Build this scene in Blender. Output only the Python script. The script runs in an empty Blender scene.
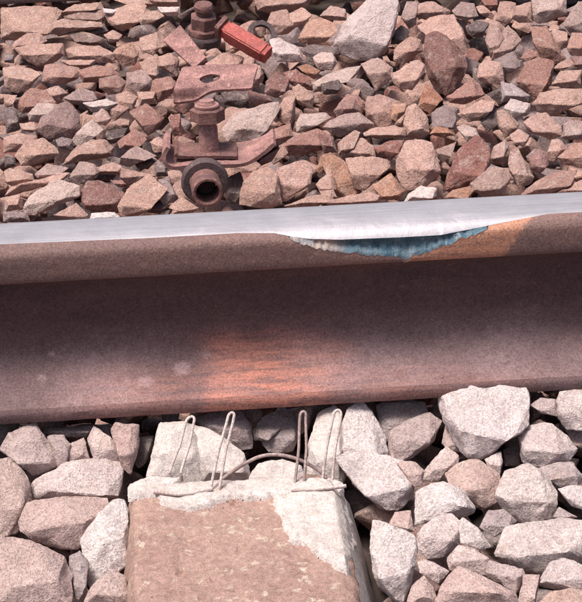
import bpy, bmesh, math, random
import numpy as np
from mathutils import Vector, Matrix, noise
from mathutils.geometry import convex_hull_2d

# ------------------------------------------------------------------ camera
PW, PH, FPX = 582.0, 602.0, 1919.0
CAM = Vector((0.0, -1.70, 0.929))
PITCH, YAW, ROLL = math.radians(26.44), math.radians(4.0), math.radians(-1.52)
_cy, _sy, _cp, _sp = math.cos(YAW), math.sin(YAW), math.cos(PITCH), math.sin(PITCH)
FWD = Vector((_sy*_cp, _cy*_cp, -_sp))
_R0 = Vector((_cy, -_sy, 0.0)); _U0 = _R0.cross(FWD)
RGT = _R0*math.cos(ROLL) + _U0*math.sin(ROLL)
UPV = -_R0*math.sin(ROLL) + _U0*math.cos(ROLL)

scene = bpy.context.scene
COL = scene.collection
cd = bpy.data.cameras.new('camera'); co = bpy.data.objects.new('camera', cd); COL.objects.link(co)
co.matrix_world = Matrix(((RGT.x, UPV.x, -FWD.x, CAM.x), (RGT.y, UPV.y, -FWD.y, CAM.y),
                          (RGT.z, UPV.z, -FWD.z, CAM.z), (0, 0, 0, 1)))
cd.sensor_fit = 'HORIZONTAL'; cd.sensor_width = 36.0; cd.lens = 36.0*FPX/PW
cd.clip_start = 0.05; cd.clip_end = 500.0
scene.camera = co

# ------------------------------------------------------------------ sky, sun, exposure
SUN_DIR = Vector((-0.32, -0.10, 1.0)).normalized()          # towards the sun
w = bpy.data.worlds.new('World'); scene.world = w; w.use_nodes = True
nt = w.node_tree; nt.nodes.clear()
sky = nt.nodes.new('ShaderNodeTexSky'); sky.sky_type = 'NISHITA'; sky.sun_disc = False
sky.sun_elevation = math.asin(SUN_DIR.z); sky.sun_rotation = math.atan2(SUN_DIR.x, SUN_DIR.y)
sky.air_density = 1.0; sky.dust_density = 6.0; sky.ozone_density = 1.0
bg = nt.nodes.new('ShaderNodeBackground'); bg.inputs['Strength'].default_value = 0.075
wo = nt.nodes.new('ShaderNodeOutputWorld')
nt.links.new(sky.outputs[0], bg.inputs[0]); nt.links.new(bg.outputs[0], wo.inputs[0])
sd = bpy.data.lights.new('sun', 'SUN'); so = bpy.data.objects.new('sun', sd); COL.objects.link(so)
sd.energy = 2.5; sd.angle = math.radians(22); sd.color = (1.0, 0.95, 0.89)
so.location = SUN_DIR*20; so.rotation_euler = SUN_DIR.to_track_quat('Z', 'Y').to_euler()
scene.view_settings.view_transform = 'Standard'; scene.view_settings.look = 'None'
scene.view_settings.gamma = 1.0; scene.view_settings.use_curve_mapping = False
scene.view_settings.exposure = 0.92

# ------------------------------------------------------------------ helpers
def ray(px, py):
    return (FWD + RGT*((px-PW/2)/FPX) - UPV*((py-PH/2)/FPX)).normalized()
def on_z(px, py, z):
    d = ray(px, py); return CAM + d*((z-CAM.z)/d.z)
def on_y(px, py, y):
    d = ray(px, py); return CAM + d*((y-CAM.y)/d.y)
def on_plane(px, py, p, n):
    d = ray(px, py); return CAM + d*((p-CAM).dot(n)/d.dot(n))
def to_px(p):
    d = Vector(p)-CAM; z = d.dot(FWD)
    return PW/2+FPX*d.dot(RGT)/z, PH/2-FPX*d.dot(UPV)/z
def tag(o, label=None, cat=None, group=None, kind=None):
    if label: o['label'] = label
    if cat: o['category'] = cat
    if group: o['group'] = group
    if kind: o['kind'] = kind
    return o
def link(name, me, mat=None, parent=None, loc=None):
    o = bpy.data.objects.new(name, me); COL.objects.link(o)
    if mat is not None and me is not None: me.materials.append(mat)
    if parent is not None: o.parent = parent
    if loc is not None: o.location = loc
    return o
def empty(name, loc=(0, 0, 0)):
    o = bpy.data.objects.new(name, None); COL.objects.link(o); o.location = loc
    o.empty_display_size = 0.02
    return o
def finish(bm, name, smooth=True, angle=35):
    me = bpy.data.meshes.new(name)
    bmesh.ops.recalc_face_normals(bm, faces=bm.faces[:])
    bm.to_mesh(me); bm.free()
    if smooth:
        me.polygons.foreach_set('use_smooth', [True]*len(me.polygons))
        me.set_sharp_from_angle(angle=math.radians(angle))
    return me
def interp(x, pts):
    if x <= pts[0][0]: return pts[0][1]
    for (a, b), (c, d) in zip(pts, pts[1:]):
        if x <= c: return b+(d-b)*(x-a)/(c-a)
    return pts[-1][1]

# ------------------------------------------------------------------ materials
class NT:
    def __init__(s, name):
        s.m = bpy.data.materials.new(name); s.m.use_nodes = True
        s.t = s.m.node_tree; s.t.nodes.clear()
        s.out = s.n('ShaderNodeOutputMaterial'); s.b = s.n('ShaderNodeBsdfPrincipled')
        s.l(s.b.outputs[0], s.out.inputs[0])
    def n(s, k, **kw):
        x = s.t.nodes.new(k)
        for a, v in kw.items(): setattr(x, a, v)
        return x
    def l(s, a, b): s.t.links.new(a, b)
    def noise(s, vec, scale, detail=6, rough=0.6, dist=0.0):
        x = s.n('ShaderNodeTexNoise'); x.inputs['Scale'].default_value = scale
        x.inputs['Detail'].default_value = detail; x.inputs['Roughness'].default_value = rough
        x.inputs['Distortion'].default_value = dist
        if vec is not None: s.l(vec, x.inputs['Vector'])
        return x.outputs[0]
    def ramp(s, fac, stops):
        x = s.n('ShaderNodeValToRGB'); e = x.color_ramp.elements
        while len(e) < len(stops): e.new(0.5)
        for q, (p, c) in zip(e, stops):
            q.position = p; q.color = (c, c, c, 1) if not hasattr(c, '__len__') else (*c, 1)
        s.l(fac, x.inputs[0]); return x.outputs[0]
    def mix(s, fac, a, b, mode='MIX'):
        x = s.n('ShaderNodeMix', data_type='RGBA', blend_type=mode)
        for i, v in ((0, fac), (6, a), (7, b)):
            if hasattr(v, 'is_linked'): s.l(v, x.inputs[i])
            elif hasattr(v, '__len__'): x.inputs[i].default_value = (*v, 1)
            else: x.inputs[i].default_value = v
        return x.outputs[2]
    def math(s, op, a, b=0.0):
        x = s.n('ShaderNodeMath', operation=op)
        for i, v in ((0, a), (1, b)):
            if hasattr(v, 'is_linked'): s.l(v, x.inputs[i])
            else: x.inputs[i].default_value = v
        return x.outputs[0]
    def bump(s, h, dist, strength=1.0, prev=None):
        x = s.n('ShaderNodeBump'); x.inputs['Distance'].default_value = dist
        x.inputs['Strength'].default_value = strength
        s.l(h, x.inputs['Height'])
        if prev is not None: s.l(prev, x.inputs['Normal'])
        return x.outputs[0]

def stone_material(name='ballast_stone', per_object=True, base=None):
    t = NT(name)
    tc = t.n('ShaderNodeTexCoord'); oi = t.n('ShaderNodeObjectInfo')
    vec = tc.outputs['Object']
    if per_object:
        sc = t.n('ShaderNodeVectorMath', operation='SCALE'); t.l(oi.outputs['Location'], sc.inputs[0]); sc.inputs['Scale'].default_value = 7.3
        ad = t.n('ShaderNodeVectorMath', operation='ADD'); t.l(vec, ad.inputs[0]); t.l(sc.outputs[0], ad.inputs[1])
        vec = ad.outputs[0]; basec = oi.outputs['Color']
    else:
        at = t.n('ShaderNodeAttribute', attribute_name='tint'); basec = at.outputs['Color']
    big = t.noise(vec, 38, 5, 0.6, 0.6); mid = t.noise(vec, 130, 6, 0.7); fine = t.noise(vec, 430, 3, 0.65)
    c = t.mix(t.ramp(big, [(0.30, 0.0), (0.72, 1.0)]), basec, (0.76, 0.73, 0.74), 'MULTIPLY')
    # rusty brown staining and chalky dust in uneven patches
    rust = t.ramp(t.noise(vec, 55, 7, 0.65, 1.0), [(0.56, 0.0), (0.76, 0.42)])
    c = t.mix(rust, c, (0.36, 0.18, 0.12))
    dust = t.ramp(t.noise(vec, 74, 8, 0.7, 0.4), [(0.54, 0.0), (0.72, 0.5)])
    c = t.mix(dust, c, (0.66, 0.55, 0.50))
    gr = t.ramp(mid, [(0.25, 0.78), (0.75, 1.2)])
    c = t.mix(1.0, c, gr, 'MULTIPLY')
    sp = t.ramp(fine, [(0.3, 0.68), (0.7, 1.28)])
    c = t.mix(1.0, c, sp, 'MULTIPLY')
    vein = t.ramp(t.noise(vec, 30, 3, 0.5, 2.2), [(0.485, 0.0), (0.5, 0.3), (0.515, 0.0)])
    c = t.mix(vein, c, (0.60, 0.52, 0.48))
    t.l(c, t.b.inputs['Base Color'])
    t.b.inputs['Roughness'].default_value = 0.92; t.b.inputs['Specular IOR Level'].default_value = 0.2
    nb = t.bump(mid, 0.0055, 0.9); nb = t.bump(fine, 0.0024, 1.0, nb); t.l(nb, t.b.inputs['Normal'])
    return t.m

def rust_material(name, base, dark, fresh, rough=0.8, metal=0.0, scale=1.0, dust_light_amt=0.6, flake=0.0):
    t = NT(name); tc = t.n('ShaderNodeTexCoord'); v = tc.outputs['Object']
    mp = t.n('ShaderNodeMapping'); t.l(v, mp.inputs[0]); mp.inputs['Scale'].default_value = (0.35, 1, 1)
    a = t.noise(mp.outputs[0], 26*scale, 8, 0.65, 0.4); b = t.noise(v, 420, 5, 0.7); g = t.noise(v, 800, 3, 0.65)
    c = t.mix(t.ramp(a, [(0.32, 0.0), (0.7, 1.0)]), base, dark)
    st = t.n('ShaderNodeAttribute', attribute_name='stain')
    m2 = t.n('ShaderNodeMapping'); t.l(v, m2.inputs[0]); m2.inputs['Scale'].default_value = (0.13, 1, 1)
    sn = t.math('MULTIPLY', st.outputs['Fac'], t.ramp(t.noise(m2.outputs[0], 150, 6, 0.65, 0.4), [(0.34, 0.12), (0.60, 1.0)]))
    c = t.mix(sn, c, fresh)
    du = t.n('ShaderNodeAttribute', attribute_name='dust')  # dust; on the web it also carries painted skylight
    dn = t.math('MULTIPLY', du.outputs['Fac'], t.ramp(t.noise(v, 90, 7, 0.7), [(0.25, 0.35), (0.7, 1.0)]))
    dn = t.math('MULTIPLY', dn, dust_light_amt)
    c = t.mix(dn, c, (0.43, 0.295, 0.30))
    sc = t.noise(v, 150, 8, 0.72, 0.8)                                  # rust scale: pale scabs and dark pits
    c = t.mix(t.ramp(sc, [(0.55, 0.0), (0.70, 0.25+flake)]), c, tuple(min(1, q*1.9+0.05) for q in base))
    c = t.mix(t.ramp(sc, [(0.30, 0.45+flake), (0.44, 0.0)]), c, tuple(q*0.42 for q in dark))
    c = t.mix(1.0, c, t.ramp(b, [(0.25, 0.6), (0.75, 1.4)]), 'MULTIPLY')
    c = t.mix(1.0, c, t.ramp(g, [(0.3, 0.65), (0.7, 1.35)]), 'MULTIPLY')
    t.l(c, t.b.inputs['Base Color'])
    t.b.inputs['Roughness'].default_value = rough; t.b.inputs['Metallic'].default_value = metal
    t.b.inputs['Specular IOR Level'].default_value = 0.3
    nb = t.bump(a, 0.003, 0.35); nb = t.bump(sc, 0.0022, 0.6, nb); nb = t.bump(b, 0.0011, 0.6, nb); t.l(nb, t.b.inputs['Normal'])
    return t.m

def polished_material():
    t = NT('polished_running_steel'); tc = t.n('ShaderNodeTexCoord'); v = tc.outputs['Object']
    mp = t.n('ShaderNodeMapping'); t.l(v, mp.inputs[0]); mp.inputs['Scale'].default_value = (0.04, 1, 1)
    streak = t.noise(mp.outputs[0], 210, 6, 0.7); bl = t.noise(v, 34, 6, 0.65, 0.5); fine = t.noise(v, 900, 4, 0.7)
    c = t.mix(t.ramp(streak, [(0.3, 0.0), (0.7, 1.0)]), (0.335, 0.315, 0.345), (0.44, 0.415, 0.44))
    c = t.mix(t.ramp(bl, [(0.58, 0.0), (0.82, 0.4)]), c, (0.50, 0.45, 0.50))
    c = t.mix(1.0, c, t.ramp(fine, [(0.3, 0.9), (0.7, 1.08)]), 'MULTIPLY')
    t.l(c, t.b.inputs['Base Color'])
    t.b.inputs['Metallic'].default_value = 0.55
    t.l(t.ramp(bl, [(0.3, 0.46), (0.75, 0.62)]), t.b.inputs['Roughness'])
    nb = t.bump(streak, 0.0006, 0.4); nb = t.bump(bl, 0.004, 0.25, nb); t.l(nb, t.b.inputs['Normal'])
    return t.m

def scar_material():
    t = NT('torn_steel'); tc = t.n('ShaderNodeTexCoord'); v = tc.outputs['Object']
    a = t.noise(v, 60, 6, 0.65, 0.4); b = t.noise(v, 260, 6, 0.7)
    at = t.n('ShaderNodeAttribute', attribute_name='stain')       # 1 = blue tempered metal, 0 = earlier dull break
    c = t.mix(at.outputs['Fac'], (0.38, 0.28, 0.24), (0.045, 0.105, 0.15))
    c = t.mix(t.ramp(a, [(0.40, 0.0), (0.66, 0.8)]), c, (0.16, 0.215, 0.255))
    mp = t.n('ShaderNodeMapping'); t.l(v, mp.inputs[0]); mp.inputs['Scale'].default_value = (1, 0.12, 0.12)
    stk = t.noise(mp.outputs[0], 190, 5, 0.6, 0.3)
    c = t.mix(t.ramp(stk, [(0.30, 0.6), (0.46, 0.0)]), c, (0.05, 0.09, 0.125))
    c = t.mix(t.ramp(stk, [(0.57, 0.0), (0.72, 0.55)]), c, (0.48, 0.50, 0.52))
    c = t.mix(t.ramp(b, [(0.60, 0.0), (0.75, 0.7)]), c, (0.62, 0.62, 0.63))
    t.l(c, t.b.inputs['Base Color']); t.b.inputs['Metallic'].default_value = 0.25; t.b.inputs['Roughness'].default_value = 0.5
    nb = t.bump(b, 0.002, 0.8); t.l(nb, t.b.inputs['Normal'])
    return t.m

def concrete_material(name, c1, c2, spots=True, rough=0.95):
    t = NT(name); tc = t.n('ShaderNodeTexCoord'); v = tc.outputs['Object']
    a = t.noise(v, 24, 8, 0.65, 0.3); b = t.noise(v, 160, 6, 0.7); f = t.noise(v, 700, 4, 0.7)
    c = t.mix(t.ramp(a, [(0.3, 0.0), (0.7, 1.0)]), c1, c2)
    if spots:
        wn = t.n('ShaderNodeTexNoise'); t.l(v, wn.inputs['Vector']); wn.inputs['Scale'].default_value = 120; wn.inputs['Detail'].default_value = 4
        ws = t.n('ShaderNodeVectorMath', operation='SCALE'); t.l(wn.outputs['Color'], ws.inputs[0]); ws.inputs['Scale'].default_value = 0.016
        wv = t.n('ShaderNodeVectorMath', operation='ADD'); t.l(v, wv.inputs[0]); t.l(ws.outputs[0], wv.inputs[1])
        vo = t.n('ShaderNodeTexVoronoi'); t.l(wv.outputs[0], vo.inputs['Vector']); vo.inputs['Scale'].default_value = 95
        pale = t.math('MULTIPLY', t.ramp(vo.outputs['Distance'], [(0.22, 1.0), (0.36, 0.0)]), t.ramp(t.noise(v, 33, 3), [(0.44, 0.0), (0.62, 0.75)]))
        c = t.mix(pale, c, (0.66, 0.55, 0.44))
        vo2 = t.n('ShaderNodeTexVoronoi'); t.l(wv.outputs[0], vo2.inputs['Vector']); vo2.inputs['Scale'].default_value = 55
        pit = t.math('MULTIPLY', t.ramp(vo2.outputs['Distance'], [(0.09, 1.0), (0.15, 0.0)]), t.ramp(t.noise(v, 21, 3), [(0.50, 0.0), (0.58, 0.8)]))
        c = t.mix(pit, c, (0.10, 0.08, 0.08))
    c = t.mix(t.ramp(t.noise(v, 46, 7, 0.7, 0.7), [(0.6, 0.0), (0.76, 0.45)]), c, (0.40, 0.24, 0.15))
    c = t.mix(1.0, c, t.ramp(b, [(0.25, 0.66), (0.75, 1.28)]), 'MULTIPLY')
    c = t.mix(1.0, c, t.ramp(f, [(0.3, 0.62), (0.7, 1.35)]), 'MULTIPLY')
    t.l(c, t.b.inputs['Base Color']); t.b.inputs['Roughness'].default_value = rough
    t.b.inputs['Specular IOR Level'].default_value = 0.2
    nb = t.bump(b, 0.004, 0.8); nb = t.bump(f, 0.0015, 0.8, nb); t.l(nb, t.b.inputs['Normal'])
    return t.m

def ground_material():
    t = NT('dark_fines'); tc = t.n('ShaderNodeTexCoord'); v = tc.outputs['Object']
    vo = t.n('ShaderNodeTexVoronoi'); t.l(v, vo.inputs['Vector']); vo.inputs['Scale'].default_value = 22
    c = t.mix(t.ramp(t.noise(v, 14, 8, 0.7), [(0.3, 0.0), (0.7, 1.0)]), (0.07, 0.05, 0.045), (0.13, 0.09, 0.078))
    t.l(c, t.b.inputs['Base Color']); t.b.inputs['Roughness'].default_value = 0.95
    nb = t.bump(vo.outputs['Distance'], 0.03, 1.0); t.l(nb, t.b.inputs['Normal'])
    return t.m

M_STONE = stone_material()
M_GRAVEL = stone_material('ballast_gravel', False)
M_RAIL = rust_material('rail_rust', (0.118, 0.066, 0.064), (0.070, 0.043, 0.048), (0.46, 0.17, 0.115), dust_light_amt=0.75)
M_SIDE = rust_material('rail_head_rust', (0.21, 0.118, 0.098), (0.12, 0.075, 0.075), (0.46, 0.215, 0.135), rough=0.6)
M_CLIP = rust_material('fastening_rust', (0.235, 0.115, 0.10), (0.09, 0.05, 0.05), (0.45, 0.2, 0.13), scale=2.0, flake=0.3)
M_DARKSTEEL = rust_material('dark_fastening_steel', (0.115, 0.075, 0.075), (0.07, 0.05, 0.055), (0.3, 0.15, 0.1), scale=2.0, flake=0.3)
M_PLATE = rust_material('pink_rust_plate', (0.42, 0.225, 0.205), (0.16, 0.082, 0.076), (0.5, 0.25, 0.2), scale=1.6, flake=0.3)
M_RED = rust_material('red_paint', (0.47, 0.10, 0.085), (0.26, 0.075, 0.065), (0.5, 0.1, 0.1), rough=0.5, scale=1.5, flake=0.3)
M_WIRE = rust_material('wire_steel', (0.42, 0.32, 0.30), (0.27, 0.19, 0.18), (0.45, 0.2, 0.1), scale=2.5)
M_WIREPALE = rust_material('mortar_coated_wire', (0.66, 0.56, 0.53), (0.42, 0.31, 0.28), (0.45, 0.2, 0.1), scale=2.5)
M_POLISH = polished_material(); M_SCAR = scar_material()
M_CONC = concrete_material('weathered_concrete', (0.50, 0.335, 0.28), (0.35, 0.215, 0.185))
M_MORTAR = concrete_material('white_mortar', (0.76, 0.67, 0.635), (0.58, 0.485, 0.455), spots=False)
M_CSIDE = concrete_material('grey_concrete', (0.50, 0.44, 0.41), (0.40, 0.34, 0.32), spots=False)
M_GROUND = ground_material()

# ------------------------------------------------------------------ ground
bm = bmesh.new()
bmesh.ops.create_grid(bm, x_segments=1, y_segments=1, size=150)
g = link('ground', finish(bm, 'ground', False), M_GROUND, loc=(0, 0, -0.13)); tag(g, 'dark dusty ground under the ballast stones', kind='structure')

# ------------------------------------------------------------------ rail
HB = 0.1706
B1 = [(-300, 0), (3, 0), (150, 2), (240, 2), (275, 4), (290, 8), (310, 12), (340, 14.5), (400, 15.5), (440, 15.5), (480, 10), (520, 4), (550, 0), (900, 0)]
B2 = [(-300, 0), (280, 0), (291, 9), (300, 15), (324, 24), (377, 33), (395, 35), (410, 36), (421, 34), (432, 30.5), (444, 27), (474, 16), (488, 9), (494, 0), (900, 0)]
MM = 1.06e-3
SIDEY = [(0.12, -0.0362), (0.137, -0.0365), (0.150, -0.0363), (0.159, -0.0360), (0.1625, -0.0352), (0.165, -0.0335), (0.1675, -0.0305), (0.1695, -0.0265), (0.1706, -0.022)]
def head_rows(xw, px, damaged):
    n1 = noise.noise(Vector((px*0.11, 0, 3.1))); n2 = noise.noise(Vector((px*0.33, 2.0, 7.7)))
    p1 = interp(px, B1) if damaged else 0.0; s = min(1.0, p1/15.0)
    d1 = max(0.0, p1-5.3*s)*MM
    p2 = interp(px, B2) if damaged else 0.0
    d2 = max(d1, (p2-6.5*min(1.0, p2/20.0))*MM)
    if d2-d1 > 0.003: d2 += (n1*2.4+n2*1.8)*MM
    band = [(0.0352, 0.158), (0.0345, 0.163), (0.0325, 0.1670), (0.029, 0.1697), (0.022, 0.1712), (0.012, 0.1718), (0.0, 0.172)]
    for (y0, z0), y1, f in zip(((-0.008, 0.1718), (-0.013, 0.1716), (-0.017, 0.1713), (-0.0195, 0.1710), (-0.0212, 0.1708), (-0.022, HB)),
                               (-0.010, -0.018, -0.024, -0.0285, -0.0318, -0.0334), (0.07, 0.18, 0.36, 0.6, 0.84, 1.0)):
        band.append((y0+(y1-y0)*s, z0-d1*f))
    zb = HB-d2; yend = interp(zb, SIDEY); rec = min(1.0, (d2-d1)/0.012)
    scar = []
    K = 9
    for k in range(K+1):
        f = k/K
        y0 = -0.022-0.0114*s; y = y0 + (min(yend, y0)-y0)*f
        fl = noise.noise(Vector((px*0.16, f*1.3, 1.0)))*0.5+noise.noise(Vector((px*0.45, f*4, 5.0)))*0.3
        bowl = math.sin(math.pi*min(1.0, f*1.15+0.0)) if f < 0.87 else 0.0
        y += rec*(0.0052*bowl*(0.75+fl) + 0.0012*fl*(1 if 0 < k < K else 0))
        scar.append((y, (HB-d1)+(zb-(HB-d1))*f))
    if d2-d1 < 1e-5: scar = [(-0.022-0.0114*s, HB-d1)]*(K+1)
    yb = scar[-1][0]
    side = []
    for k, (yy, zz) in enumerate([(yb, None), (-0.0265, 0.1695), (-0.0305, 0.1675), (-0.0335, 0.165), (-0.0352, 0.1625), (-0.0360, 0.1590), (-0.0363, 0.152), (-0.0365, 0.145), (-0.0365, 0.1385), (-0.0358, 0.1355), (-0.0335, 0.1335)]):
        if zz is None: side.append((yb, zb))
        else:
            z2 = min(zz, zb-0.00035*k); side.append((min(yy, yb) if z2 < zz else yy, min(z2, 0.1335+0.0004*(10-k)) if z2 < 0.1335 else z2))
    return band, scar, side

def strip(name, cols, mat, parent, attrs=None, angle=50):
    """cols: list of lists of 3D points (same length); builds one sheet."""
    bm = bmesh.new(); V = [[bm.verts.new(p) for p in c] for c in cols]
    for a, b in zip(V, V[1:]):
        for k in range(len(a)-1):
            try: bm.faces.new((a[k], a[k+1], b[k+1], b[k]))
            except ValueError: pass
    me = bpy.data.meshes.new(name); bm.normal_update(); bm.to_mesh(me); bm.free()
    me.polygons.foreach_set('use_smooth', [True]*len(me.polygons)); me.set_sharp_from_angle(angle=math.radians(angle))
    if attrs:
        for an, fn in attrs.items():
            at = me.attributes.new(an, 'FLOAT', 'POINT')
            at.data.foreach_set('value', [fn(v.co) for v in me.vertices])
    return link(name, me, mat, parent)

def sm(a, b, x):
    if a == b: return float(x > a)
    t = max(0.0, min(1.0, (x-a)/(b-a))); return t*t*(3-2*t)

def build_rail(damaged, x0, x1, yoff, name):
    root = empty(name, (0, yoff, 0))
    if damaged:
        fine = np.arange(-0.26, 0.46, 0.0013); xs = list(np.arange(x0, -0.265, 0.08))+list(fine)+list(np.arange(0.46, x1+0.01, 0.08))
    else: xs = list(np.arange(x0, x1+0.01, 0.1))
    bands, scars, sides = [], [], []
    for x in xs:
        px = to_px((x, -0.034, 0.160))[0] if damaged and -0.27 < x < 0.46 else (-300 if x < 0 else 900)
        b, s, d = head_rows(x, px, damaged)
        bands.append([(x, y, z) for y, z in b]); scars.append([(x, y, z) for y, z in s]); sides.append([(x, y, z) for y, z in d])
    def rust_side(co):
        if not damaged: return 0.0
        px, py = to_px(co)
        # fresh rust on the broken face, bounded by a slanting edge
        right = 527-(py-223)*0.72+4*noise.noise(Vector((py*0.2, 0, 0)))
        return 1.25*sm(404, 412, px)*(1-sm(right-2, right+2, px))
    strip('running_band', bands, M_POLISH, root, angle=80)
    head = strip('head_side', sides, M_SIDE, root, {'stain': rust_side, 'dust': lambda c: 0.12})
    if damaged:
        sel = [c for c in scars if abs(c[0][2]-c[-1][2]) > 0.00002]
        sc = strip('fracture_scar', sel, M_SCAR, root, {'stain': lambda c: sm(328, 352, to_px(c)[0]+10*noise.noise(c*90))}, angle=60)
        sc['label'] = 'ragged blue grey fracture scar'
    # web, foot and hidden side
    prof = [(-0.0335, 0.1335), (-0.026, 0.1300), (-0.0165, 0.1255), (-0.0115, 0.119), (-0.0092, 0.112), (-0.0083, 0.100), (-0.0082, 0.080), (-0.0083, 0.064), (-0.0095, 0.052),
            (-0.0125, 0.0435), (-0.0175, 0.0370), (-0.0245, 0.0318), (-0.0340, 0.0270), (-0.0450, 0.0220), (-0.0560, 0.0172), (-0.0650, 0.0135)]
    footedge = [(-0.0650, 0.0135), (-0.0685, 0.0120), (-0.0700, 0.0100), (-0.0703, 0.0050), (-0.0698, 0.0012), (-0.068, 0.0), (0.068, 0.0), (0.0698, 0.0012), (0.0703, 0.005), (0.0700, 0.0100), (0.0685, 0.012), (0.065, 0.0135)]
    back = [(-y, z) for y, z in reversed(prof)] + [(0.0358, 0.1355), (0.0365, 0.1385), (0.0363, 0.150), (0.0352, 0.158)]
    xs2 = list(np.arange(x0, -0.265, 0.1))+list(np.arange(-0.26, 0.46, 0.002))+list(np.arange(0.46, x1+0.01, 0.1)) if damaged else xs
    def wob(x, y, z):
        if not damaged: return (x, y, z)
        return (x, y+0.0005*noise.noise(Vector((x*30, y*60, z*60))), z+0.0004*noise.noise(Vector((x*40, y*40+9, z*40))))
    dense = []
    for (a, b), (c, d) in zip(prof, prof[1:]):
        nk = max(1, round(math.hypot(c-a, d-b)/0.0022))
        for k in range(nk): dense.append((a+(c-a)*k/nk, b+(d-b)*k/nk))
    dense.append(prof[-1])
    def web_stain(co):
        if not damaged: return 0.0
        px, py = to_px(co)
        nx = px+22*noise.noise(co*22); ny = py+9*noise.noise(co*30+Vector((4, 0, 0)))
        a = sm(175, 225, nx)*(1-sm(285, 375, nx))*sm(322, 352, ny)
        b = 0.30*sm(20, 120, nx)*(1-sm(430, 600, nx))*sm(350, 385, ny)
        return max(a, b)
    def web_dust_skylight(co):
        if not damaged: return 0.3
        px, py = to_px(co); v = sm(0.085, 0.03, co.z)*(0.55+0.45*noise.noise(co*16))  # dust plus painted-in skylight: paler down the web onto the foot slope
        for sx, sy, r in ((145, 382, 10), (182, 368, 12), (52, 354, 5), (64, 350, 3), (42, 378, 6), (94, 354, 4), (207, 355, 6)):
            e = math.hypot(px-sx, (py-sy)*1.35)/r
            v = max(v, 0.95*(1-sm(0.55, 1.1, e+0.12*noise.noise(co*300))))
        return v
    strip('web', [[wob(x, y, z) for y, z in dense] for x in xs2], M_RAIL, root, {'stain': web_stain, 'dust': web_dust_skylight}, angle=60)
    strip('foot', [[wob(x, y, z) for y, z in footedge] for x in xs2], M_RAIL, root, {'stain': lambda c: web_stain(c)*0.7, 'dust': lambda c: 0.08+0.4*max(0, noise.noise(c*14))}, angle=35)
    strip('far_side', [[(x, y, z) for y, z in back] for x in xs2], M_RAIL, root, {'stain': lambda c: 0.0, 'dust': lambda c: 0.3}, angle=60)
    return root
rail = build_rail(True, -3.2, 3.2, 0.0, 'rail')
tag(rail, 'rusty steel rail with polished top and a blue broken corner', 'rail', 'running rails of the track')
yo = on_z(36, 3.2, 0.0).y + 0.0698
rail2 = build_rail(False, -3.2, 3.2, yo, 'rail')
tag(rail2, 'other rail of the track, only its dark foot edge showing beyond the stones', 'rail', 'running rails of the track')

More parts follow.
